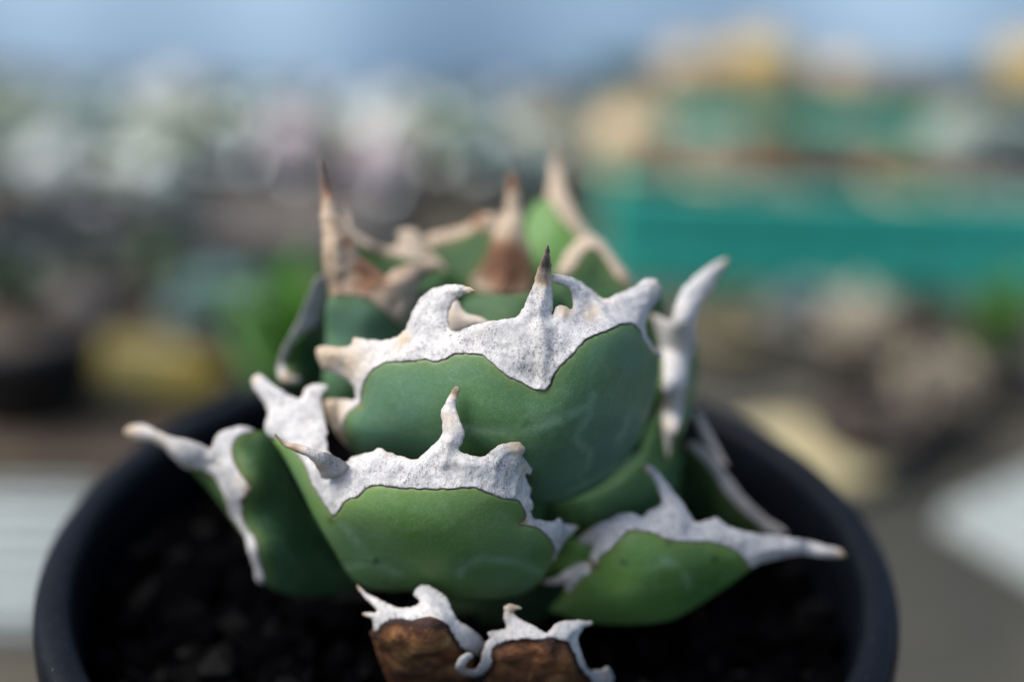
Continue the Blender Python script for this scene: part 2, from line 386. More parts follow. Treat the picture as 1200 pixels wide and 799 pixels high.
def leaf(ctrl, blade, crusts, mat, T=.0026, Wd=.011, label=None, imprint=(), wax=(), speck=(), ochre=(), stains=(), base_tan=0., ridges=(),
         root=None, cmat=None, bstep=3.6, cstep=2.6, proud=.00022, slope=.52, thin=.0006, crumple=0., rough=.00014, teeth=(), neck_r=.0065, name='leaf'):
    dep = Depth(ctrl)
    bl = catmull(blade, 4.); cr = [ragged(catmull(c, 2.4), 1.0 + i) for i, c in enumerate(crusts)]
    A, B = bl, np.roll(bl, -1, 0); mid = (A + B) / 2
    oth = np.zeros(len(mid), bool)
    for c in cr: oth |= inside(mid, c)
    oa, ob = [A[~oth]], [B[~oth]]; ia, ib = [], []
    for c in cr:
        a, b = c, np.roll(c, -1, 0); m = inside((a + b) / 2, bl)
        oa.append(a[~m]); ob.append(b[~m]); ia.append(a[m]); ib.append(b[m])
    oa, ob = np.concatenate(oa), np.concatenate(ob)
    ia, ib = (np.concatenate(ia), np.concatenate(ib)) if ia else (np.zeros((0, 2)), np.zeros((0, 2)))
    def H(Q, k=1.):
        d = np.maximum(dist_segs(Q, oa, ob), .15) * PX
        return np.minimum(T * k * np.sqrt(1 - np.exp(-d / Wd)), 1.8 * d + .0001)
    def lines(Q, polys, rad):
        v = np.zeros(len(Q))
        for pl in polys:
            p = catmull(pl, 4., False); v = np.maximum(v, np.exp(-(dist_segs(Q, p[:-1], p[1:]) / rad)**2))
        return v
    def dots(Q, ds):
        v = np.zeros(len(Q))
        for x, y, r, s in ds: v = np.maximum(v, s * np.exp(-(((Q - (x, y))**2).sum(1) / r**2)**1.5))
        return v
    def wave_of(P, din): return .0016 * (1 - np.exp(-din / 22)) * (fbm(P + 11, 80, 2) + .22 * fbm(P + 5, 260, 2))
    # blade
    Q, Tr = triangulate(bl, bstep, 1); P, N = points_normals(dep, Q)
    h = H(Q) + (.00030 * fbm(P, 55, 2) + crumple * (fbm(P + 2, 110, 4))) * np.minimum(1, dist_segs(Q, oa, ob) / 20)
    d_px = dist_segs(Q, ia, ib); d_in = d_px * PX * 1000
    und = np.zeros(len(Q), bool)
    for c in cr: und |= inside(Q, c)
    P = P + N * (np.where(und, 1., 0.) * wave_of(P, d_px))[:, None]
    h = np.where(und, np.maximum(np.minimum(h, thin + np.maximum(h - thin, 0) * np.exp(-d_px / 14)) - .00012 - d_px * PX * .5, .00005), h)
    Vb, Fb = shell(Q, Tr, P, N, h)
    at = {'edge': np.tile(np.minimum(d_in / 10, 1), 2), 'imprint': np.tile(lines(Q, imprint, 5.), 2),
          'speck': np.tile(dots(Q, speck), 2), 'wax': np.tile(dots(Q, wax), 2), 'ochre': np.tile(dots(Q, ochre), 2)}
    Vb = [tuple(v) for v in Vb]
    if root is not None:
        p0, nn = points_normals(dep, np.array([root], float))
        nv, nf = neck(p0[0] - nn[0] * (neck_r * .45 + .0005), STEM + (p0[0] - STEM) * (.10, .10, .05), neck_r * .5, neck_r, 1.35); k = len(Vb)
        Vb += nv; Fb = Fb + [tuple(i + k for i in q) for q in nf]
        for key in at: at[key] = np.r_[at[key], np.full(len(nv), 1. if key == 'edge' else 0.)]
    o = mesh_obj(name, Vb, Fb, mat, AG, attrs=at)
    if label: o['label'] = label
    # horny margins
    def crust(nm, c, dp, inn=True, k=1., spots=stains, extra_tan=0.):
        Q, Tr = triangulate(c, cstep, 2); P, N = points_normals(dp, Q)
        dout = dist_segs(Q, oa, ob) if inn else dist_segs(Q, c, np.roll(c, -1, 0))
        din = dist_segs(Q, ia, ib) if inn else np.full(len(Q), 1e3)
        h = T * k * np.sqrt(1 - np.exp(-np.maximum(dout, .15) * PX / Wd))
        h = np.minimum(h, thin + np.maximum(h - thin, 0) * np.exp(-din / 14)) if inn else np.minimum(h, thin * 1.3)
        wave = wave_of(P, din) if inn else np.zeros(len(Q))
        P = P + N * wave[:, None]
        fade = np.minimum(1, dout / 5)
        pr = (.00007 + proud * (1 - np.exp(-din / 3.))) * fade
        nz = (rough * fbm(P, 420, 4) + .00040 * fbm(P + 3, 120, 3)) * fade * np.minimum(1, din / 8 + .1)
        rd = np.zeros(len(Q))
        for pl, rad, hh in ridges:
            p = catmull(pl, 4., False); rd += .7 * hh * np.exp(-(dist_segs(Q, p[:-1], p[1:]) / rad)**2) * fade
        wob = .00030 * fbm(P, 55, 2) * np.minimum(1, dout / 20) if inn else 0
        fine = .00012 * fbm(P + 7, 1300, 3) * fade
        hf = np.clip(h + pr + nz + rd + wob + fine, .00004, slope * dout * PX + .00010)
        n = len(Q); V, Fx = shell(Q, Tr, P, N, hf)
        tn = np.full(len(Q), base_tan + extra_tan)
        for x, y, r, s in spots:
            tn = np.maximum(tn, s * np.exp(-(((Q - (x, y))**2).sum(1) / r**2)))
        mesh_obj(nm, V, Fx, cmat or M_CRUST, o, attrs={'edge': np.tile(np.minimum(din * PX * 100, 1), 2), 'tan': np.tile(tn, 2),
                                               'outer': np.tile(np.minimum(dout * PX * 100, 1), 2)})
    for c in cr: crust('horny_margin', c, dep)
    for ctrl2, poly, kk, tt, *st in teeth:
        crust('curled_tooth', ragged(catmull(poly, 2.4), 7.), Depth(ctrl2), False, kk, extra_tan=tt, spots=st[0] if st else stains)
    return o
def shift(path, d):               # carry the blade under its margin by d pixels
    p = np.asarray(path, float); t = np.gradient(p, axis=0); t /= np.maximum(np.linalg.norm(t, axis=1), 1e-6)[:, None]
    return [tuple(q) for q in p + np.c_[-t[:, 1], t[:, 0]] * d]

# --- front leaf
z2 = lambda p: zz(280, 420, 2.664, p)
c_out = z2([(308, 486), (295, 470), (270, 430), (245, 390), (228, 350), (195, 300), (150, 262), (95, 240), (84, 212), (88, 180), (78, 140), (47, 97), (40, 65), (60, 48), (100, 75), (150, 110), (195, 130),
            (213, 100), (245, 80), (275, 85), (262, 110), (258, 140), (262, 175), (268, 195), (270, 212), (275, 228), (270, 248), (274, 268), (272, 290), (300, 310), (335, 326), (352, 306), (380, 299), (402, 296), (420, 291), (436, 280), (447, 281), (462, 291), (478, 292),
            (495, 303), (520, 306), (550, 316), (575, 300), (600, 275), (630, 240), (632, 205), (627, 168), (640, 135), (660, 105), (675, 87), (685, 95), (678, 128), (678, 160), (690, 190), (703, 225),
            (700, 260), (690, 283), (720, 298), (750, 306), (775, 298), (795, 278), (820, 265), (858, 259), (893, 268), (894, 284), (882, 300), (905, 322), (922, 345), (917, 366), (903, 362), (906, 380), (914, 410),
            (908, 430), (918, 455), (912, 488), (940, 503), (980, 505), (998, 492), (1010, 510), (1062, 526), (1048, 545), (1020, 568), (1003, 608), (981, 636)])
c_in = z2([(968, 625), (977, 600), (965, 570), (950, 545), (915, 522), (868, 515), (888, 500), (880, 468), (860, 440), (820, 430), (780, 415), (730, 398), (650, 402), (560, 402), (500, 400), (450, 395),
           (420, 400), (385, 425), (350, 440), (330, 465)])
c_free = z2([(150, 252), (120, 250), (105, 250), (130, 290), (170, 360), (240, 500), (300, 600), (355, 685), (400, 715), (470, 727), (540, 727), (620, 741), (700, 752), (800, 750), (880, 736), (935, 702), (960, 665)])
c_left = z2([(312, 462), (290, 425), (262, 375), (240, 320), (200, 268)])
leaf([(318, 450, -.003), (375, 455, -.006), (330, 520, -.014), (400, 600, -.0300), (360, 600, -.021), (410, 690, -.022), (470, 560, -.0325), (533, 457, -.0275), (530, 540, -.033), (530, 620, -.0365), (530, 703, -.029),
      (600, 545, -.0315), (630, 560, -.028), (620, 630, -.0325), (645, 650, -.026), (680, 618, -.021), (630, 690, -.0245)],
     c_free + shift(c_in, 5) + c_left, [c_out + c_in], M_FRONT, T=.0024, label='broad front leaf with torn white crest and wavy central spine',
     imprint=[z2([(690, 655), (700, 625), (740, 605), (800, 603), (870, 620), (935, 655)]), z2([(345, 640), (390, 622), (450, 628), (510, 650)]), z2([(330, 500), (380, 560), (410, 600)])],
     wax=[(420, 660, 60, .8), (520, 560, 60, .35), (600, 670, 70, .7), (345, 560, 40, .6)], speck=[(280 + 437 / 2.664, 420 + 613 / 2.664, 3.4, .95), (392, 607, 4, .7), (455, 672, 2.5, .5), (590, 690, 2.5, .4)],
     stains=[(280 + 672 / 2.664, 420 + 100 / 2.664, 9, .85), (280 + 660 / 2.664, 420 + 190 / 2.664, 20, .28), (280 + 860 / 2.664, 420 + 270 / 2.664, 16, .42), (612, 550, 8, .36), (440, 528, 12, .22), (478, 533, 9, .33), (300, 445, 9, .34),
             (612, 611, 8, .6), (680, 617, 9, .62), (652, 655, 6, .5)],
     ridges=[(z2([(672, 100), (645, 150), (655, 210), (665, 250), (640, 330)]), 5, .0007), (z2([(890, 280), (830, 285), (800, 320), (790, 380)]), 4, .0006), (z2([(915, 350), (880, 350), (860, 390), (850, 420)]), 3, .0005), (z2([(440, 290), (420, 330), (400, 380)]), 5, .0005)],
     teeth=[([(322, 510, -.024), (350, 525, -.0290), (375, 537, -.0308), (395, 540, -.0298), (410, 552, -.0262), (396, 561, -.0265)],
             z2([(112, 234), (128, 248), (150, 262), (180, 268), (215, 277), (260, 290), (300, 306), (335, 326), (352, 345), (345, 375), (315, 380), (285, 374), (262, 374), (245, 345), (215, 308), (170, 288), (135, 268)]), .6, .06, [(322, 510, 20, 1.0), (345, 526, 14, .6), (370, 548, 14, .5)])],
     root=(520, 630), neck_r=.010)

# --- central leaf with the tall spine
z1 = lambda p: zz(360, 280, 2.2822, p)
d_out = z1([(128, 570), (98, 545), (70, 500), (46, 458), (52, 430), (90, 428), (126, 426), (122, 402), (105, 385), (78, 365), (48, 345), (31, 315), (32, 288), (50, 284), (95, 288), (120, 282), (128, 264), (155, 268),
            (200, 270), (232, 263), (260, 246), (275, 215), (292, 175), (320, 142), (360, 126), (415, 124), (452, 138), (418, 152), (388, 163), (373, 185), (372, 215), (380, 242), (398, 248), (430, 236), (480, 222),
            (520, 215), (558, 209), (578, 185), (590, 150), (603, 122), (622, 75), (640, 35), (648, 17), (654, 50), (653, 110), (651, 165), (654, 203), (666, 183), (702, 193), (706, 175), (697, 148), (680, 127), (655, 114),
            (652, 99), (690, 97), (730, 114), (770, 140), (797, 158), (830, 145), (870, 130), (903, 107), (930, 109), (941, 130), (931, 160), (916, 190), (906, 220), (906, 250), (922, 280), (942, 300), (946, 318)])
d_in = z1([(925, 312), (905, 290), (890, 268), (872, 242), (850, 231), (820, 238), (780, 258), (740, 272), (718, 290), (700, 310), (672, 335), (658, 360), (652, 385), (635, 396), (610, 395), (580, 376), (545, 360),
           (515, 335), (485, 312), (450, 306), (410, 310), (370, 325), (320, 325), (270, 328), (220, 332), (190, 350), (170, 375), (158, 410), (150, 440), (130, 455), (115, 480), (112, 510)])
d_free = z1([(112, 540), (125, 575), (160, 605), (250, 640), (350, 665), (470, 690), (580, 705), (650, 706), (720, 690), (800, 642), (865, 570), (905, 490), (928, 420), (942, 340)])
leaf([(380, 410, -.003), (385, 480, -.002), (430, 430, -.012), (415, 500, -.011), (500, 350, -.010), (520, 440, -.0205), (640, 292, -.0155), (632, 400, -.0240), (630, 450, -.0260), (560, 520, -.0245), (640, 520, -.0275), (640, 592, -.0160), (560, 590, -.0160),
      (690, 385, -.0185), (730, 400, -.0140), (720, 480, -.0185), (700, 570, -.0125), (770, 340, .001), (765, 410, -.003), (757, 490, -.003), (690, 330, -.006), (440, 585, -.004)],
     d_free + shift(d_in, 5), [d_out + d_in], M_BLUE, T=.0028, label='large central leaf with a tall grey spine tipped brown',
     imprint=[z1([(425, 485), (470, 497), (530, 500), (600, 490), (660, 470), (745, 425)]), z1([(745, 405), (738, 450), (705, 515), (735, 545), (725, 630)]), z1([(840, 450), (835, 490), (815, 520)]), z1([(820, 600), (700, 660)])],
     wax=[(730, 545, 95, 1.), (690, 590, 90, .9), (450, 480, 55, .6), (740, 430, 50, .5)], ochre=[(538, 465, 2.6, .9), (360 + 150 / 2.28, 280 + 440 / 2.28, 4, .8)],
     stains=[(643, 285, 20, 1.1), (640, 308, 17, .9), (634, 326, 13, .68), (632, 345, 10, .3), (385, 412, 30, .48), (415, 425, 34, .38), (470, 400, 26, .26), (392, 480, 26, .46), (398, 510, 16, .55), (415, 395, 12, .45), (475, 398, 14, .4), (555, 340, 10, .5), (660, 366, 14, .42), (690, 370, 16, .35),
             (768, 405, 12, .5), (760, 380, 10, .36), (766, 332, 14, .28), (705, 345, 22, .28)],
     ridges=[(z1([(648, 20), (636, 90), (628, 170), (630, 260), (632, 330), (630, 380)]), 8, .0014), (z1([(700, 110), (770, 170), (790, 230)]), 6, .0006), (z1([(300, 190), (320, 260), (280, 310)]), 7, .0006)],
     teeth=[([(530, 350, -.004), (560, 375, -.008), (530, 385, -.008)], z1([(385, 162), (402, 166), (416, 190), (440, 202), (478, 214), (490, 226), (450, 245), (420, 255), (392, 262), (376, 240), (371, 200)]), .8, .3)],
     root=(590, 540), neck_r=.010)

# --- low leaf pointing to the right
z7 = lambda p: zz(600, 470, 2.663, p)
e_out = z7([(200, 428), (235, 402), (275, 378), (300, 371), (340, 352), (385, 350), (400, 362), (430, 340), (466, 320), (455, 280), (440, 243), (415, 212), (398, 203), (422, 199), (452, 222), (490, 270), (530, 318),
            (553, 352), (570, 375), (608, 371), (640, 361), (670, 385), (720, 405), (780, 413), (850, 420), (920, 435), (990, 453), (1030, 465), (1040, 480), (1018, 488), (960, 484), (900, 481), (840, 489), (785, 505), (745, 518)])
e_in = z7([(730, 500), (715, 480), (690, 460), (650, 442), (600, 435), (540, 432), (480, 430), (440, 415), (410, 410), (370, 408), (340, 435), (310, 465), (285, 480), (275, 505), (262, 517), (246, 503), (242, 480), (248, 455), (215, 445)])
e_free = z7([(232, 520), (190, 560), (150, 610), (118, 652), (150, 668), (220, 687), (300, 696), (400, 696), (500, 680), (570, 642), (620, 612), (680, 572), (725, 538), (760, 505)])
e_small = z7([(84, 569), (130, 551), (175, 521), (212, 503), (245, 505), (252, 530), (222, 545), (197, 580), (180, 596), (165, 586), (169, 566), (130, 573)])
leaf([(650, 640, -.016), (640, 685, -.017), (690, 650, -.0205), (660, 715, -.019), (740, 700, -.0260), (740, 640, -.0245), (760, 550, -.010), (780, 610, -.0205), (850, 640, -.0190), (870, 670, -.0185), (920, 640, -.0140), (988, 650, -.0110), (720, 732, -.0215), (820, 700, -.0200)],
     e_free + shift(e_in[:-4], 4), [e_out + e_in, e_small], M_FRONT, T=.0024, label='low leaf pointing right with long pale end spine and black specks',
     speck=[(600 + 622 / 2.663, 470 + 480 / 2.663, 3.6, .95), (600 + 480 / 2.663, 470 + 437 / 2.663, 4, .8), (600 + 355 / 2.663, 470 + 495 / 2.663, 4, .55), (600 + 640 / 2.663, 470 + 520 / 2.663, 2.6, .5), (600 + 625 / 2.663, 470 + 548 / 2.663, 2.6, .5), (812, 636, 3, .5)],
     imprint=[z7([(430, 500), (470, 490), (520, 520), (540, 560)])],
     stains=[(752, 547, 10, .6), (988, 650, 12, .6), (697, 660, 8, .6), (688, 622, 12, .4), (632, 683, 6, .5), (960, 645, 12, .25), (880, 655, 12, .22)], root=(715, 668), neck_r=.007,
     ridges=[(z7([(415, 205), (470, 280), (510, 340), (520, 400)]), 6, .0006), (z7([(1030, 475), (900, 460), (780, 460)]), 8, .0008)])

# --- small leaf tucked behind it
f_band = z7([(540, 132), (558, 124), (580, 128), (615, 155), (655, 205), (695, 260), (745, 322), (800, 370), (858, 410), (842, 420), (800, 403), (748, 362), (700, 312), (650, 248), (618, 197), (582, 160)])
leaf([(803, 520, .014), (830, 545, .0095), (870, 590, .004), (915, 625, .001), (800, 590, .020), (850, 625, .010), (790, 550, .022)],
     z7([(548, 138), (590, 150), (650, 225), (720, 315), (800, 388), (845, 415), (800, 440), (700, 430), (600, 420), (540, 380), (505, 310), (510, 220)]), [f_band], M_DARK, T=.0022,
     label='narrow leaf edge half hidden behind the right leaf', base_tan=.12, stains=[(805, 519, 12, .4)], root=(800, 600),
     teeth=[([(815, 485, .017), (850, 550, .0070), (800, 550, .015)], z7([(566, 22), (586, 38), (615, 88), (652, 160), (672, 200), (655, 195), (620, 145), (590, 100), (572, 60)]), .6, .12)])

# --- low leaf pointing to the left
z5 = lambda p: zz(120, 430, 2.663, p)
g_band = z5([(68, 195), (100, 181), (150, 189), (210, 209), (260, 221), (310, 239), (342, 252), (355, 216), (385, 194), (430, 184), (472, 195), (463, 206), (430, 213), (411, 236), (413, 270), (430, 310), (450, 350), (463, 372), (446, 395), (450, 440),
             (453, 480), (462, 510), (482, 530), (490, 570), (500, 620), (513, 660), (500, 677), (485, 665), (475, 620), (455, 570), (445, 530), (430, 492), (405, 460), (400, 420), (386, 380), (370, 350), (342, 322), (302, 306), (270, 320), (240, 296),
             (200, 261), (150, 236), (100, 226), (74, 213)])
leaf([(150, 507, -.002), (220, 530, -.0085), (265, 540, -.0125), (300, 500, -.008), (285, 570, -.0170), (298, 640, -.0180), (307, 680, -.0165), (245, 560, -.007), (270, 605, -.009), (330, 560, -.0105), (350, 640, -.0135), (330, 690, -.0160), (400, 690, -.008), (330, 505, -.004)],
     z5([(262, 300), (330, 285), (380, 260), (400, 225), (440, 205), (490, 200), (530, 215), (570, 300), (640, 440), (720, 560), (800, 670), (760, 702), (650, 716), (570, 706), (512, 678), (492, 650), (465, 560), (420, 500), (385, 450), (340, 392), (295, 342)]),
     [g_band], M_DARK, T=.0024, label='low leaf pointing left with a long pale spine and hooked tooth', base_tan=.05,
     stains=[(150, 508, 18, .5), (190, 515, 22, .28), (293, 571, 8, .5), (305, 672, 9, .3), (285, 560, 8, .3)], root=(365, 625), neck_r=.007,
     ridges=[(z5([(75, 203), (180, 228), (290, 268)]), 7, .0007)])

# --- right leaf seen edge on
zh = lambda p: zz(740, 290, 2.667, p)
h_band = zh([(292, 36), (278, 78), (247, 130), (217, 190), (202, 240), (196, 290), (182, 330), (167, 370), (160, 420), (152, 480), (147, 540), (140, 582), (125, 640), (105, 692), (91, 712), (87, 690), (100, 650), (112, 592), (106, 520), (104, 470),
             (112, 420), (105, 370), (98, 310), (90, 270), (58, 226), (68, 209), (100, 219), (124, 226), (140, 180), (160, 130), (200, 90), (240, 60), (272, 40)])
leaf([(849, 304, .028), (820, 340, .018), (800, 380, .010), (790, 450, .0035), (788, 500, .003), (776, 550, .006), (815, 420, .020), (812, 470, .021), (765, 400, .022), (765, 500, .020), (765, 370, .018)],
     zh([(60, 235), (110, 260), (190, 250), (206, 320), (204, 400), (192, 480), (160, 580), (105, 700), (70, 735), (40, 700), (30, 560), (40, 400), (45, 300)]), [h_band], M_BLUE, T=.0022, label='right leaf seen edge on with a pale margin and slanting spine', base_tan=.12,
     stains=[(848, 305, 14, .4), (783, 470, 8, .34), (787, 500, 9, .30), (782, 540, 14, .4), (766, 372, 8, .3)], root=(775, 530))

# --- dark leaf under the central one, on the right
leaf([(640, 610, -.004), (700, 610, -.006), (760, 560, .002), (790, 520, .008), (745, 615, -.002), (690, 640, -.004), (790, 590, .004)],
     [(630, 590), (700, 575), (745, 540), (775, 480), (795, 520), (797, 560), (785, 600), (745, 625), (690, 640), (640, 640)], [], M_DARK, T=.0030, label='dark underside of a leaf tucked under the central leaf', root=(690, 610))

# --- left rear leaf with the brown spine
z3 = lambda p: zz(280, 300, 3.993, p)
i_out = z3([(432, 192), (418, 150), (404, 105), (398, 60), (395, -20), (388, -100), (384, -180), (388, -260), (382, -340), (370, -440), (384, -438), (404, -372), (428, -300), (448, -240), (472, -175), (520, -105), (547, -55), (567, 0), (605, 25), (650, 62), (688, 93),
            (720, 65), (780, 45), (840, 34), (900, 36), (944, 47), (908, 85), (870, 115), (847, 180), (817, 260), (797, 312), (772, 338)])
i_in = z3([(745, 320), (690, 275), (640, 228), (600, 195), (560, 181), (520, 174), (480, 175)])
leaf([(376, 195, .026), (390, 270, .0175), (400, 330, .0145), (470, 380, .0150), (510, 310, .024), (430, 370, .0125), (400, 440, .0105), (480, 430, .0140), (390, 390, .0150), (430, 450, .011)],
     z3([(418, 210), (408, 300), (405, 420), (396, 520), (398, 640), (450, 700), (560, 690), (700, 600), (790, 440), (800, 360), (775, 325)]) + shift(i_in, 5), [i_out + i_in], M_BLUE, T=.0026,
     label='left rear leaf with a tall tan and brown spine', wax=[(420, 370, 60, .9)], base_tan=.46, cmat=M_RUST,
     stains=[(376, 200, 44, 1.0), (432, 322, 40, .70), (408, 285, 24, .58), (400, 335, 14, .55), (512, 312, 12, .55), (470, 378, 10, .4)], root=(440, 440),
     ridges=[(z3([(378, -420), (395, -240), (440, -60), (470, 60)]), 9, .0012), (z3([(920, 45), (800, 110), (760, 280)]), 8, .0008)])

# --- left leaf seen edge on
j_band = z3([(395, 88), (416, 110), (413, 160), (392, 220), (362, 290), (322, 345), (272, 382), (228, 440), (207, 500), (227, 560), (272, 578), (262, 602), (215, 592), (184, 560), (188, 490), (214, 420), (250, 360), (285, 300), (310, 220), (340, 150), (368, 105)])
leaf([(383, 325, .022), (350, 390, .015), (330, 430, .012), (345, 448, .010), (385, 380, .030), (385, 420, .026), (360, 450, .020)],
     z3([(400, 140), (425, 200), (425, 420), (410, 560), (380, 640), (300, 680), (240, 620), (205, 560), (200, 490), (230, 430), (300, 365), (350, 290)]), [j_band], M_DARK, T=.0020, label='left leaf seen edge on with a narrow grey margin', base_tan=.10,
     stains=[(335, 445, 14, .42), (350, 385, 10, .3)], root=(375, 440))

# --- rear leaves
z6 = lambda p: zz(320, 170, 2.667, p)
k_spine = z6([(752, 76), (766, 110), (771, 160), (777, 230), (792, 290), (807, 350), (811, 410), (797, 462), (740, 470), (680, 463), (633, 450), (622, 430), (648, 390), (678, 340), (686, 300), (694, 250), (709, 212), (722, 222), (722, 180), (730, 130), (740, 95)])
k_edge = z6([(470, 292), (530, 268), (600, 252), (650, 212), (695, 222), (700, 250), (682, 268), (640, 268), (600, 290), (530, 312), (490, 318)])
leaf([(600, 200, .047), (600, 260, .044), (595, 340, .039), (510, 285, .046), (560, 260, .047), (500, 330, .042), (620, 340, .040), (560, 380, .036), (640, 370, .038)],
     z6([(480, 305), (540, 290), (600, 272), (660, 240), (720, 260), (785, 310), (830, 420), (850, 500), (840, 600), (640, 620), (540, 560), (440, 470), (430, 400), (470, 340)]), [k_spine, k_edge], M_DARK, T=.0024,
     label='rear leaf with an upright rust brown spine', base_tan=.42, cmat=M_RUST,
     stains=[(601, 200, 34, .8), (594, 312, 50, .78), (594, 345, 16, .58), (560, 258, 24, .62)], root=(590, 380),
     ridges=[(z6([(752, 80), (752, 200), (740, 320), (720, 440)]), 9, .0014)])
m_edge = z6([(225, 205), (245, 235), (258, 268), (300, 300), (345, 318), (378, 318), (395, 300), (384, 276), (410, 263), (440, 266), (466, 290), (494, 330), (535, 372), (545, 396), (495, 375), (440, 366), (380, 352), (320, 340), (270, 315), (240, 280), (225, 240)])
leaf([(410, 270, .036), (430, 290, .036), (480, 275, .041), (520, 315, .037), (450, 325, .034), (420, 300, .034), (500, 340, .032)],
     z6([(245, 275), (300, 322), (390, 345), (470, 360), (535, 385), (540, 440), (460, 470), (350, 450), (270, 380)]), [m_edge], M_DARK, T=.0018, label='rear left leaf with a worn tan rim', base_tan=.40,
     stains=[(440, 295, 20, .72), (475, 272, 10, .2), (500, 300, 14, .55), (515, 312, 10, .6), (412, 270, 12, .15)], root=(470, 335))
l_band = z6([(880, -8), (897, 20), (908, 80), (922, 150), (952, 218), (980, 262), (1022, 306), (1062, 350), (1094, 395), (1124, 434), (1100, 444), (1062, 415), (1030, 372), (1000, 322), (950, 292), (908, 242), (880, 197), (858, 165), (862, 110), (868, 50)])
leaf([(650, 170, .070), (650, 235, .060), (690, 270, .055), (740, 332, .046), (620, 250, .060), (640, 300, .050), (680, 330, .046), (620, 320, .048)],
     z6([(795, 215), (835, 172), (870, 175), (905, 225), (960, 280), (1010, 325), (1060, 390), (1110, 435), (1080, 500), (960, 520), (860, 500), (820, 440), (800, 360), (785, 280)]), [l_band], M_BRIGHT, T=.0022, label='bright green rear leaf with a slender pale spine',
     base_tan=.44, stains=[(650, 175, 30, .75), (655, 200, 14, .5), (700, 290, 10, .3), (725, 315, 16, .45), (640, 232, 10, .5)], root=(650, 340))
hook = z6([(888, 405), (903, 360), (928, 318), (960, 288), (1000, 283), (1030, 300), (1070, 350), (1100, 392), (1122, 432), (1100, 440), (1060, 400), (1030, 350), (1008, 328), (985, 328), (960, 352), (937, 390), (918, 415)])
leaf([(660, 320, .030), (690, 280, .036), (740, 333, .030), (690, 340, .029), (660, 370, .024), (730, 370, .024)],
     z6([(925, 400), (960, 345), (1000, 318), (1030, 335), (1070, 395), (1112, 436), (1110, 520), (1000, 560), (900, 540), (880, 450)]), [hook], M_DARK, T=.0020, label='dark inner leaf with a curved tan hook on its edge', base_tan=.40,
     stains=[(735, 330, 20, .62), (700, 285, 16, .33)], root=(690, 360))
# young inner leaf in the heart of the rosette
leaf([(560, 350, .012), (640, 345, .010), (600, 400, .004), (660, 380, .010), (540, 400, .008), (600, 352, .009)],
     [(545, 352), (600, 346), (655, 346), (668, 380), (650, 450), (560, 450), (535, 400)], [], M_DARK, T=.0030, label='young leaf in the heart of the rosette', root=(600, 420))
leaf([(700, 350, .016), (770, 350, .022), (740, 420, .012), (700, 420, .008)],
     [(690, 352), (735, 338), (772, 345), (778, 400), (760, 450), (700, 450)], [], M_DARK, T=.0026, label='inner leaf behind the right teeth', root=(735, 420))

# --- two dry leaves at the front
z8 = lambda p: zz(380, 640, 3.333, p)
a_out = z8([(185, 285), (160, 270), (150, 262), (190, 262), (200, 250), (150, 200), (122, 148), (160, 178), (220, 208), (300, 238), (353, 235), (374, 215), (349, 192), (360, 165), (395, 150), (440, 168), (482, 205), (497, 240), (520, 288), (570, 318), (612, 353), (626, 390), (602, 424)])
a_in = z8([(575, 408), (530, 372), (500, 332), (470, 297), (420, 292), (350, 287), (290, 278), (240, 290), (215, 320), (195, 345)])
leaf([(425, 690, -.034), (440, 720, -.039), (500, 695, -.036), (500, 730, -.0415), (560, 760, -.0375), (480, 790, -.034), (440, 760, -.036), (540, 820, -.027), (470, 830, -.026)],
     z8([(190, 365), (225, 460), (290, 590), (360, 660), (480, 670), (545, 610), (560, 530), (580, 470)]) + shift(a_in, 6), [a_out + a_in], M_DRY, T=.0022, label='withered brown leaf with white crest low on the left front', base_tan=.10, slope=.4, thin=.0005, crumple=.0016,
     stains=[(418, 686, 10, .4), (428, 722, 10, .3), (545, 745, 14, .2)], root=None)
b_out = z8([(640, 482), (600, 518), (570, 523), (530, 503), (511, 462), (528, 424), (566, 408), (580, 425), (556, 448), (556, 480), (590, 488), (612, 450), (622, 405), (632, 375), (645, 360), (638, 332), (710, 316), (700, 270), (703, 230), (738, 223), (772, 240), (738, 256), (762, 280), (820, 308), (870, 334),
            (908, 300), (958, 284), (1044, 290), (1004, 320), (988, 360), (1002, 410), (1017, 450), (1032, 478), (1080, 488), (1108, 476), (1134, 520), (1114, 548), (1055, 545)])
b_in = z8([(1040, 505), (1002, 472), (985, 440), (968, 402), (948, 372), (900, 352), (840, 357), (760, 352), (700, 367), (664, 384), (656, 430)])
leaf([(550, 780, -.042), (570, 740, -.040), (600, 715, -.039), (640, 750, -.0425), (690, 735, -.037), (680, 770, -.040), (715, 795, -.037), (640, 800, -.036), (600, 830, -.029), (690, 830, -.029)],
     z8([(645, 500), (615, 560), (620, 640), (720, 690), (900, 690), (1040, 630), (1060, 560)]) + shift(b_in, 6), [b_out + b_in], M_DRY, T=.0022, label='withered brown leaf with curled white crest low at the front', base_tan=.14, slope=.4, thin=.0005, crumple=.0016,
     stains=[(600, 712, 10, .5), (695, 728, 10, .4), (548, 783, 9, .45), (680, 750, 8, .3), (712, 790, 8, .4)], root=None)

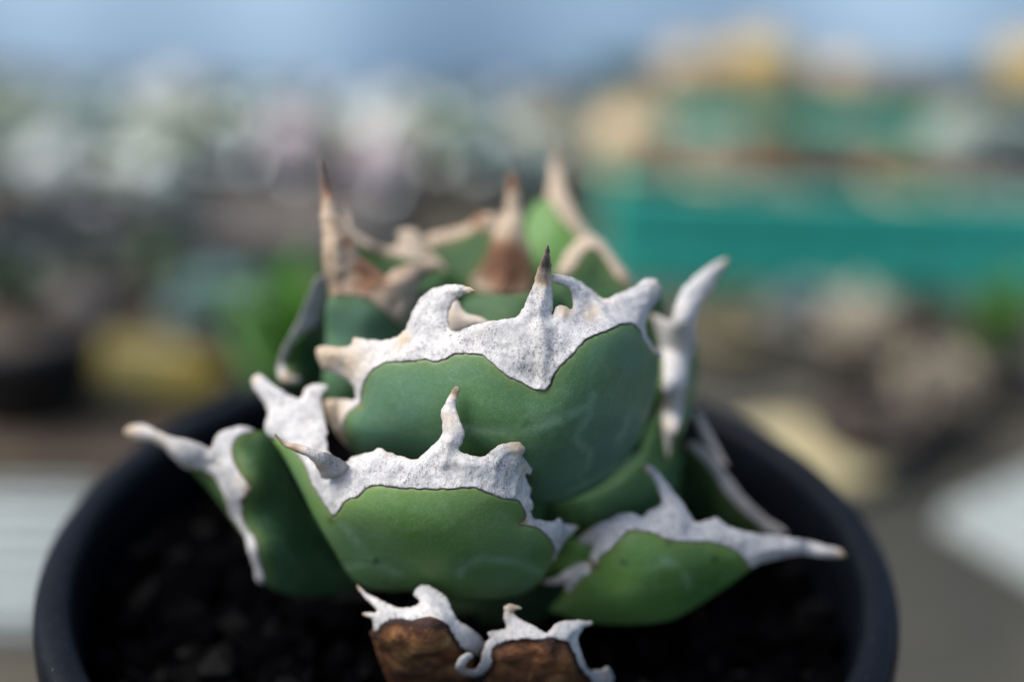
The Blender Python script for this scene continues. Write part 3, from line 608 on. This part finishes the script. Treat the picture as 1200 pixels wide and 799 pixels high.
# ------------------------------------------------------------------ nursery trays and boards on the bench
def tray(name, x0, x1, y0, y1, h, mat, soil, label, soil_h=None):
    t = empty(name, ((x0 + x1) / 2, (y0 + y1) / 2, 0), label, 'tray')
    lx, ly = (x1 - x0) / 2, (y1 - y0) / 2; th = .005
    mesh_obj('tray_base', *box(-lx, lx, -ly, ly, .001, .006), mat, t, False)
    for a, b, c, d in ((-lx, lx, -ly, -ly + th), (-lx, lx, ly - th, ly), (-lx, -lx + th, -ly + th, ly - th), (lx - th, lx, -ly + th, ly - th)):
        o = mesh_obj('tray_side', *box(a, b, c, d, .006, h), mat, t, False)
        if b - a > .1:
            n = int((b - a) / .045)
            if c < 0:
                first = None
                for i in range(n):
                    if first is None:
                        r = first = mesh_obj('rib', *box(-.003, .003, -.002, 0, .010, h - .008), mat, o, False)
                    else:
                        r = bpy.data.objects.new('rib', first.data); COL.objects.link(r); r.parent = o
                    r.location = (a + .023 + i * .045, c, 0)
    mesh_obj('lip', *box(-lx - .006, lx + .006, -ly - .006, -ly - .0005, h - .007, h + .002), mat, t, False)
    mesh_obj('lip', *box(-lx - .006, lx + .006, ly + .0005, ly + .006, h - .007, h + .002), mat, t, False)
    if soil_h:
        n = 26; V, Fc = [], []
        for j in range(n + 1):
            for i in range(n + 1):
                x = -lx + th + (2 * lx - 2 * th) * i / n; y = -ly + th + (2 * ly - 2 * th) * j / n
                V.append((x, y, soil_h + .006 * noise.fractal(Vector((x * 40, y * 40, 0)), 1, 2, 3)))
        for j in range(n):
            for i in range(n): q = j * (n + 1) + i; Fc.append((q, q + 1, q + n + 2, q + n + 1))
        mesh_obj('soil', V, Fc, soil, t)
    return t
M_TEAL = simple('teal_plastic', (.036, .40, .29), (.05, .48, .35), 6, .5, .1, 80, .35)
M_TEAL2 = simple('dark_teal_plastic', (.010, .060, .046), (.015, .085, .065), 6, .5, .1, 80, .35)
M_GREYT = simple('grey_tray', (.055, .068, .075), (.085, .10, .108), 8, .6, .1, 90)
M_BLACKT = simple('black_tray', (.008, .01, .012), (.016, .02, .022), 20, .5)
M_SOIL = simple('potting_soil', (.07, .055, .042), (.21, .17, .13), 70, .9, .6, 200)
M_SOILD = simple('dark_soil', (.03, .022, .016), (.10, .075, .05), 80, .9, .6, 200)
tray('seed_tray', .070, .70, .585, .745, .068, M_TEAL, M_SOIL, 'teal plastic nursery tray standing directly behind the agave pot', .050)
tray('seed_tray', .075, .72, .845, .965, .042, M_TEAL2, M_SOILD, 'dark teal plastic nursery tray against the back, behind another teal tray', .022)
tray('seed_tray', -.62, -.085, .60, .665, .024, M_GREYT, M_SOIL, 'long low grey tray of brown grit on the left of the bench', .019)

M_WHITEB = simple('white_board', (.24, .27, .255), (.33, .36, .345), 20, .5)
def ribbed_board(loc, rz, lx, ly, label):
    o = empty('ribbed_board', (*loc, .0), label, 'board', rz=rz)
    mesh_obj('sheet', *box(-lx, lx, -ly, ly, .002, .007), M_WHITEB, o, False)
    n = int(2 * ly / .016)
    me = None
    for i in range(n):
        y = -ly + .008 + i * .016
        if me is None:
            r = mesh_obj('rib', *box(-lx, lx, -.004, .004, .007, .012), M_WHITEB, o, False); me = r.data
        else:
            r = bpy.data.objects.new('rib', me); COL.objects.link(r); r.parent = o
        r.location = (0, y, 0)
ribbed_board((-.315, .285), .03, .125, .085, 'white ribbed plastic board lying left of the agave pot')
ribbed_board((.398, .165), -.95, .22, .060, 'white ribbed plastic board lying right of the agave pot')

# ------------------------------------------------------------------ background plants
def matc(name, c, rough=.6, k=.25): return simple(name, tuple(v * (1 - k) for v in c), tuple(min(v * (1 + k), .85) for v in c), 60, rough, .2, 200)
PM = {}
def pm(key, c, rough=.6):
    if key not in PM: PM[key] = matc(key, c, rough)
    return PM[key]
COLORS = dict(white=(.55, .60, .60), pink=(.46, .38, .42), tan=(.52, .40, .24), gold=(.48, .35, .13), terracotta=(.34, .19, .12), black=(.012, .013, .016), grey=(.16, .19, .20), clay=(.21, .18, .135),
              silver=(.27, .345, .31), sage=(.20, .27, .19), green=(.055, .16, .02), dark=(.02, .05, .02), olive=(.17, .16, .06), yellow=(.125, .098, .008), lime=(.11, .20, .03), bluegreen=(.10, .20, .18), brown=(.07, .055, .045), beige=(.36, .31, .17))
def pot_parts(root, r, h, c):
    m = pm('pot_' + c, COLORS[c], .5)
    mesh_obj('pot', *lathe([(0, .0), (r * .72, 0), (r * .94, h * .86), (r, h * .86), (r, h), (r * .9, h), (r * .88, h * .85), (0, h * .85)], 28), m, root)
    V, Fc = lathe([(0, h * .9), (r * .45, h * .905), (r * .885, h * .88)], 20); mesh_obj('soil', V, Fc, M_SOIL if c not in ('black',) else M_SOILD, root)
LEAFM = {}
def leaf_mesh(kind, c):
    key = kind + c
    if key in LEAFM: return LEAFM[key]
    V, Fc = [], []; n, k = 7, 5
    for i in range(n + 1):
        t = i / n
        if kind == 'fat': wd = .26 * math.sin(math.pi * min(1, .12 + t * .88)) ** .7 + .015; th = .09
        elif kind == 'blade': wd = .085 * (1 - t) ** .6 + .004; th = .02
        else: wd = .20 * (math.sin(math.pi * (.15 + .85 * t))) + .006; th = .03
        z = .15 * math.sin(t * 2.2) if kind != 'blade' else -.22 * t * t
        for s in (1, -1):
            for j in range(k):
                u = (j / (k - 1) - .5) * 2
                V.append((t, u * wd, z + .12 * wd * u * u * 3 + s * th * (1 - u * u) * .5 + s * .003))
    for i in range(n):
        for s in (0, 1):
            for j in range(k - 1):
                a = i * 2 * k + s * k + j; Fc.append((a, a + 1, a + 2 * k + 1, a + 2 * k))
        for j in (0, k - 1):
            a = i * 2 * k + j; Fc.append((a, a + k, a + 3 * k, a + 2 * k))
    me = bpy.data.meshes.new('leaf'); me.from_pydata(V, [], Fc); me.polygons.foreach_set('use_smooth', [True] * len(me.polygons)); me.materials.append(pm('leaf_' + c, COLORS[c], .45))
    LEAFM[key] = me; return me
def potted(px, Y, z, r, h, potc, kind, c, size, label, seed, n=None, name=None, cat=None, group=None, tag_it=False):
    rg = random.Random(seed)
    x = float(at_y(px, 300., Y)[0]) if isinstance(px, (int, float)) else px[0]
    x += (0.)
    nm = name or {'fat': 'potted_succulent', 'ball': 'potted_cactus', 'blade': 'potted_grass', 'broad': 'potted_leafy_plant', 'column': 'potted_cactus'}[kind]
    ct = cat or {'fat': 'succulent', 'ball': 'cactus', 'column': 'cactus', 'blade': 'plant', 'broad': 'plant'}[kind]
    root = empty(nm, (x, Y, z), label, ct, group, rz=rg.random() * 6)
    pot_parts(root, r, h, potc)
    z0 = h * .88
    if tag_it:
        tg = mesh_obj('highlight_tag', *box(-.007, .007, -.0005, .0005, -.012, .026), pm('highlight_tag_white', (.72, .74, .76), .35), root, False)  # white tag added and tilted skyward to make bright blur discs
        tg.location = (r * .62 * math.cos(seed), r * .62 * math.sin(seed), z0); tg.rotation_euler = (rg.uniform(-1.0, -.4), rg.uniform(-.2, .2), rg.uniform(-.6, .6) - root.rotation_euler.z)
    if kind in ('fat', 'blade', 'broad'):
        me = leaf_mesh(kind, c); n = n or {'fat': 22, 'blade': 26, 'broad': 12}[kind]
        for i in range(n):
            t = i / n; o = bpy.data.objects.new('leaf', me); COL.objects.link(o); o.parent = root
            o.location = (0, 0, z0 + size * .16 * t)
            tilt = -(.18 + 1.0 * t) if kind == 'fat' else -(.55 + .9 * t + rg.uniform(-.15, .15))
            o.rotation_euler = (rg.uniform(-.1, .1), tilt, i * 2.39996)
            s = size * ((1 - .55 * t) if kind == 'fat' else rg.uniform(.75, 1.1)); o.scale = (s, s, s)
    else:
        rib = 14; n1, n2 = 42, 14; V, Fc = [], []
        hh = size * (1.0 if kind == 'ball' else 2.6); rr = size * (.62 if kind == 'ball' else .45)
        for j in range(n2 + 1):
            p = math.pi * j / n2
            for i in range(n1):
                a = 2 * math.pi * i / n1; q = rr * max(math.sin(p), .001) ** (1 if kind == 'ball' else .5) * (1 + .09 * math.cos(a * rib))
                V.append((q * math.cos(a), q * math.sin(a), z0 + hh * .46 - hh * .5 * math.cos(p)))
        for j in range(n2):
            for i in range(n1): Fc.append((j * n1 + i, j * n1 + (i + 1) % n1, (j + 1) * n1 + (i + 1) % n1, (j + 1) * n1 + i))
        b = mesh_obj('body', V, Fc, pm('body_' + c, COLORS[c]), root)
        SV, SF = [], []
        for q in range(90):
            a = 2 * math.pi * (q % rib) / rib; p = .35 + 1.9 * rg.random(); d = Vector((math.sin(p) * math.cos(a), math.sin(p) * math.sin(a), math.cos(p)))
            c0 = Vector((d.x * rr * 1.05, d.y * rr * 1.05, z0 + hh * .46 + hh * .5 * d.z)); s1 = d.orthogonal().normalized() * .0009; s2 = d.cross(s1)
            kx = len(SV); SV += [c0 + s1, c0 - s1 * .5 + s2 * .9, c0 - s1 * .5 - s2 * .9, c0 + d * size * .35]; SF += [(kx, kx + 1, kx + 3), (kx + 1, kx + 2, kx + 3), (kx + 2, kx, kx + 3)]
        mesh_obj('spines', SV, SF, pm('spine', (.55, .48, .33)), b, False)
    return root
ROWS = [
 # px, Y, z, pot radius, pot height, pot colour, kind, colour, size, label
 (30, .74, 0, .030, .030, 'grey', 'fat', 'sage', .038, 'sage green succulent in a grey pot at the far left end of the back row'),
 (70, .81, 0, .030, .027, 'grey', 'fat', 'silver', .040, 'silvery rosette succulent in a grey pot behind the long grey tray'),
 (120, .74, 0, .030, .030, 'clay', 'fat', 'silver', .040, 'silvery rosette in a pinkish clay pot behind the long grey tray'),
 (160, .82, 0, .030, .028, 'grey', 'fat', 'bluegreen', .040, 'blue-green rosette in a grey pot close to the blue sheet'),
 (200, .74, 0, .026, .026, 'black', 'fat', 'lime', .040, 'lime green rosette in a small black pot behind the grey tray'),
 (240, .82, 0, .028, .028, 'white', 'ball', 'dark', .036, 'dark green ball cactus in a white pot near the blue sheet'),
 (285, .74, 0, .030, .034, 'white', 'fat', 'silver', .042, 'pale silver rosette in a white pot behind the grey tray'),
 (345, .74, 0, .026, .030, 'pink', 'ball', 'pink', .034, 'pinkish cactus in a pink pot behind the grey tray'),
 (365, .83, 0, .026, .030, 'black', 'column', 'brown', .022, 'brown column cactus in a black pot near the blue sheet'),
 (400, .80, 0, .030, .030, 'grey', 'fat', 'sage', .040, 'sage rosette in a grey pot beside the brown column cactus'),
 (445, .82, 0, .026, .025, 'grey', 'ball', 'white', .036, 'white woolly ball cactus in a grey pot near the blue sheet'),
 (450, .71, 0, .026, .028, 'pink', 'ball', 'pink', .034, 'pink-grey ball cactus in a pink pot at the right end of the grey tray'),
 (515, .80, 0, .030, .032, 'bluegreen', 'fat', 'silver', .040, 'silver rosette in a blue-green pot left of the teal trays'),
 (560, .83, 0, .030, .023, 'grey', 'fat', 'sage', .040, 'sage rosette in a grey pot between the white cactus and the teal trays'),
 (575, .74, 0, .028, .028, 'grey', 'fat', 'bluegreen', .038, 'blue-green rosette in a grey pot left of the teal trays'),
 (625, .82, 0, .030, .028, 'white', 'ball', 'beige', .036, 'cream ball cactus in a white pot beside the back teal tray'),
 (640, .74, 0, .026, .026, 'grey', 'fat', 'silver', .036, 'small silver rosette in a grey pot touching the front teal tray'),
 # in the front teal tray
 (730, .655, .024, .030, .045, 'tan', 'ball', 'tan', .040, 'tan spiny ball cactus in a tan pot in the front teal tray'),
 (825, .645, .024, .026, .042, 'tan', 'ball', 'clay', .026, 'small clay-coloured cactus in a tan pot in the front teal tray'),
 (890, .695, .024, .030, .038, 'terracotta', 'fat', 'olive', .036, 'olive rosette in a terracotta pot in the front teal tray'),
 (945, .65, .024, .030, .034, 'clay', 'fat', 'brown', .034, 'brownish rosette in a clay pot in the front teal tray'),
 (1000, .70, .024, .030, .036, 'terracotta', 'fat', 'sage', .034, 'sage rosette in a terracotta pot in the front teal tray'),
 (1050, .65, .024, .030, .034, 'tan', 'fat', 'olive', .032, 'flat olive rosette in a tan pot in the front teal tray'),
 (1100, .70, .024, .030, .040, 'grey', 'ball', 'silver', .034, 'silver ball cactus in a grey pot in the front teal tray'),
 (1160, .69, .024, .030, .050, 'grey', 'fat', 'silver', .042, 'silver rosette in a grey pot in the front teal tray'),
 # in the back teal tray
 (790, .905, .007, .032, .040, 'tan', 'ball', 'tan', .036, 'tan cactus in a tan pot at the left end of the back teal tray'),
 (865, .905, .007, .034, .040, 'tan', 'ball', 'gold', .048, 'golden barrel cactus in a tan pot in the back teal tray'),
 (960, .905, .007, .032, .036, 'black', 'ball', 'tan', .034, 'small tan cactus in a black pot in the back teal tray'),
 (1035, .905, .007, .032, .036, 'black', 'fat', 'beige', .034, 'beige rosette in a black pot in the back teal tray'),
 (1100, .905, .007, .032, .036, 'black', 'fat', 'dark', .030, 'dark rosette in a black pot in the back teal tray'),
 (1165, .905, .007, .034, .042, 'black', 'ball', 'gold', .048, 'golden barrel cactus in a black pot in the back teal tray'),
 # on the bench between the trays and the agave
 (868, .49, 0, .024, .020, 'olive', 'broad', 'olive', .028, 'olive leafy plant in an olive pot in front of the teal tray'),
 (955, .52, 0, .028, .016, 'grey', 'fat', 'grey', .026, 'grey rosette in a low grey pot in front of the teal tray'),
 (1015, .45, 0, .020, .040, 'clay', 'ball', 'clay', .026, 'slim pinkish clay pot with a clay-coloured cactus in front of the teal tray'),
 (1045, .37, 0, .030, .026, 'black', 'fat', 'brown', .022, 'brownish rosette in a wide black pot beside the slim clay pot'),
 (1125, .40, 0, .028, .026, 'black', 'ball', 'brown', .026, 'grey-brown cactus in a black pot between the bright green plant and the slim clay pot'),
 (1085, .52, 0, .026, .018, 'black', 'broad', 'dark', .026, 'dark leafy plant in a black pot against the front teal tray'),
 (1188, .45, 0, .028, .024, 'black', 'broad', 'green', .048, 'bright green leafy plant in a black pot right of the black pots'),
 (350, .28, 0, .036, .075, 'black', 'broad', 'green', .072, 'broad-leaved bright green plant in a black pot left behind the agave'),
 (245, .47, 0, .026, .030, 'grey', 'fat', 'bluegreen', .036, 'grey-green rosette in a grey pot between the yellow dish and the grey tray'),
 (10, .38, 0, .045, .070, 'black', 'broad', 'dark', .040, 'dark leafy plant in a tall black pot beside the yellow dish'),
 (100, .53, 0, .034, .018, 'black', 'broad', 'dark', .032, 'low dark leafy plant in a black pot behind the yellow dish'),
 (185, .54, 0, .030, .018, 'black', 'broad', 'green', .030, 'small green leafy plant in a black pot behind the yellow dish'),
]
for i, q in enumerate(ROWS):
    if i < 17 and q[1] > .79: q = q[:4] + (q[4] * .72,) + q[5:8] + (q[8] * .75,) + q[9:]
    potted(*q, seed=i + 3, tag_it=(i < 17 and i % 2 == 0))
SMALL = [('grey', 'fat', 'silver', 'small silver rosette in a grey pot among the crowded back-left succulents', 'small silver succulents in grey pots'),
         ('black', 'fat', 'lime', 'small lime rosette in a black pot among the crowded back-left succulents', 'small lime green succulents in black pots'),
         ('grey', 'ball', 'white', 'small white cactus in a grey pot among the crowded back-left succulents', 'small white cacti'),
         ('black', 'fat', 'bluegreen', 'small blue-green rosette in a black pot among the crowded back-left succulents', 'small blue-green succulents in black pots')]
WHERE = {.63: 'standing in the long grey tray', .695: 'right behind the long grey tray', .775: 'in the second row behind grey tray', .835: 'in the third row behind grey tray', .865: 'in the last row'}
rs = random.Random(12); k = 0
for Y, off in ((.63, 20), (.695, 12), (.775, 30), (.835, 5), (.865, 42)):
    for px in range(-10 + off, 640, 62):
        if Y < .7 and px > 230: continue
        q = SMALL[(k * 7 + int(Y * 100)) % 4]; k += 1
        lab = q[3].replace(' among the crowded back-left succulents', (' with added highlight tag ' if k % 3 == 0 else ' ') + WHERE[Y]).replace('in a ', 'in ')
        potted(px + rs.uniform(-10, 10), Y + rs.uniform(-.01, .01), .024 if Y < .64 else 0, rs.uniform(.016, .020), rs.uniform(.018, .026), q[0], q[1], q[2], rs.uniform(.024, .030), lab, seed=90 + k, n=13, group=q[4], tag_it=(k % 3 == 0))

# yellow oval dish with brown soil, and a beige stone slab
yd = empty('oval_dish', (float(at_z(112, 440, .0)[0]), .425, 0), 'yellow oval plastic dish on the bench left behind the agave', 'dish')
V, Fc = lathe([(0, 0), (.040, 0), (.050, .018), (.053, .021), (.050, .022), (.046, .018), (.036, .006), (0, .006)], 40)
mesh_obj('dish', [(x * 1.5, y * .75, z * .62) for x, y, z in V], Fc, pm('dish_yellow', COLORS['yellow'], .4), yd)
V, Fc = lathe([(0, .0185), (.03, .0185), (.0455, .017)], 30); mesh_obj('filling', [(x * 1.5, y * .75, z * .62) for x, y, z in V], Fc, pm('yellow_chips', (.125, .098, .010)), yd)
bt = empty('low_box', (float(at_z(120, 490, .0)[0]), .335, 0), 'low dark brown wooden box in front of the yellow dish', 'box', rz=.04)
mesh_obj('side', *join_parts([box(-.10, .10, -.028, -.023, .001, .022), box(-.10, .10, .023, .028, .001, .022), box(-.10, -.095, -.0225, .0225, .001, .022), box(.095, .10, -.0225, .0225, .001, .022)]), pm('brown_wood', (.05, .035, .02)), bt, False)
mesh_obj('filling', *box(-.0945, .0945, -.0225, .0225, .002, .016), M_SOILD, bt, False)
sv = IV2.copy(); sv = sv * (1 + .05 * np.random.default_rng(3).normal(size=(len(sv), 1))) * (.055, .035, .010)
sl = mesh_obj('flat_stone', sv, [tuple(q) for q in IF2], pm('beige_stone', COLORS['beige'], .8)); sl.location = (float(at_z(900, 460, .0)[0]), .36, .008)
prop(sl, 'flat beige stone lying on the bench right behind the agave pot', 'stone')

# ------------------------------------------------------------------ added metal reflectors, angled between sun and camera to throw blur discs
def metal():
    a = NT('reflector_aluminium'); a.col(a.ramp(a.noise(300, 3), [(.3, (.24, .26, .26)), (.7, (.34, .36, .36))])); a.set(Metallic=1., Roughness=.3); return a.m
M_METAL = metal()
rm = random.Random(5)
for px, py, Y, lab in ((440, 150, .68, 'on a tall stake before the white woolly ball cactus'), (290, 188, .665, 'in front of the pale silver rosette'), (348, 205, .665, 'in front of the pinkish cactus'), (452, 222, .68, 'in front of the pink-grey ball cactus'),
                       (228, 318, .57, 'just before the long grey tray'), (512, 188, .68, 'beside the blue-green pot'), (60, 168, .665, 'in front of the sage green succulent'), (118, 228, .655, 'in front of the pinkish clay pot'), (258, 135, .68, 'taller than others, before the dark green ball cactus'),
                       (560, 196, .68, 'in front of the last grey pots before the teal trays'), (1012, 338, .56, 'at the foot of the front teal tray'), (1150, 150, .73, 'at the rear of the front teal tray'), (1195, 215, .64, 'in the middle of the front teal tray'), (170, 190, .66, 'beside the lime green rosette')):
    p = at_y(float(px), float(py), Y)
    t = empty('glint_reflector', (float(p[0]), float(p[1]), 0), 'small added metal glint reflector ' + lab, 'added reflector', 'added glint reflectors')
    z = float(p[2]); st, sf = lathe([(0, .0), (.0008, .0), (.0008, z), (0, z)], 8); mesh_obj('reflector_stake', st, sf, M_METAL, t)
    V, Fc = [], []
    for i in range(7):
        for j in range(7):
            u, v = (i / 6 - .5) * 2, (j / 6 - .5) * 2; V.append((u * .0032, v * .0042, -.0007 * u * u))
    for i in range(6):
        for j in range(6): q = i * 7 + j; Fc.append((q, q + 7, q + 8, q + 1))
    n = len(V); V += [(x, y, zz_ - .0005) for x, y, zz_ in V]; Fc += [tuple(i + n for i in reversed(q)) for q in Fc]
    pl = mesh_obj('reflector_plate', V, Fc, M_METAL, t); pl.location = (0, 0, z)
    if px > 1000: pl.scale = (.6, .6, 1)
    hv = (Vector(CAM - p).normalized() + _d.normalized()).normalized()
    pl.rotation_euler = (hv + Vector((rm.uniform(-.06, .06), rm.uniform(-.06, .06), 0))).to_track_quat('Z', 'Y').to_euler()
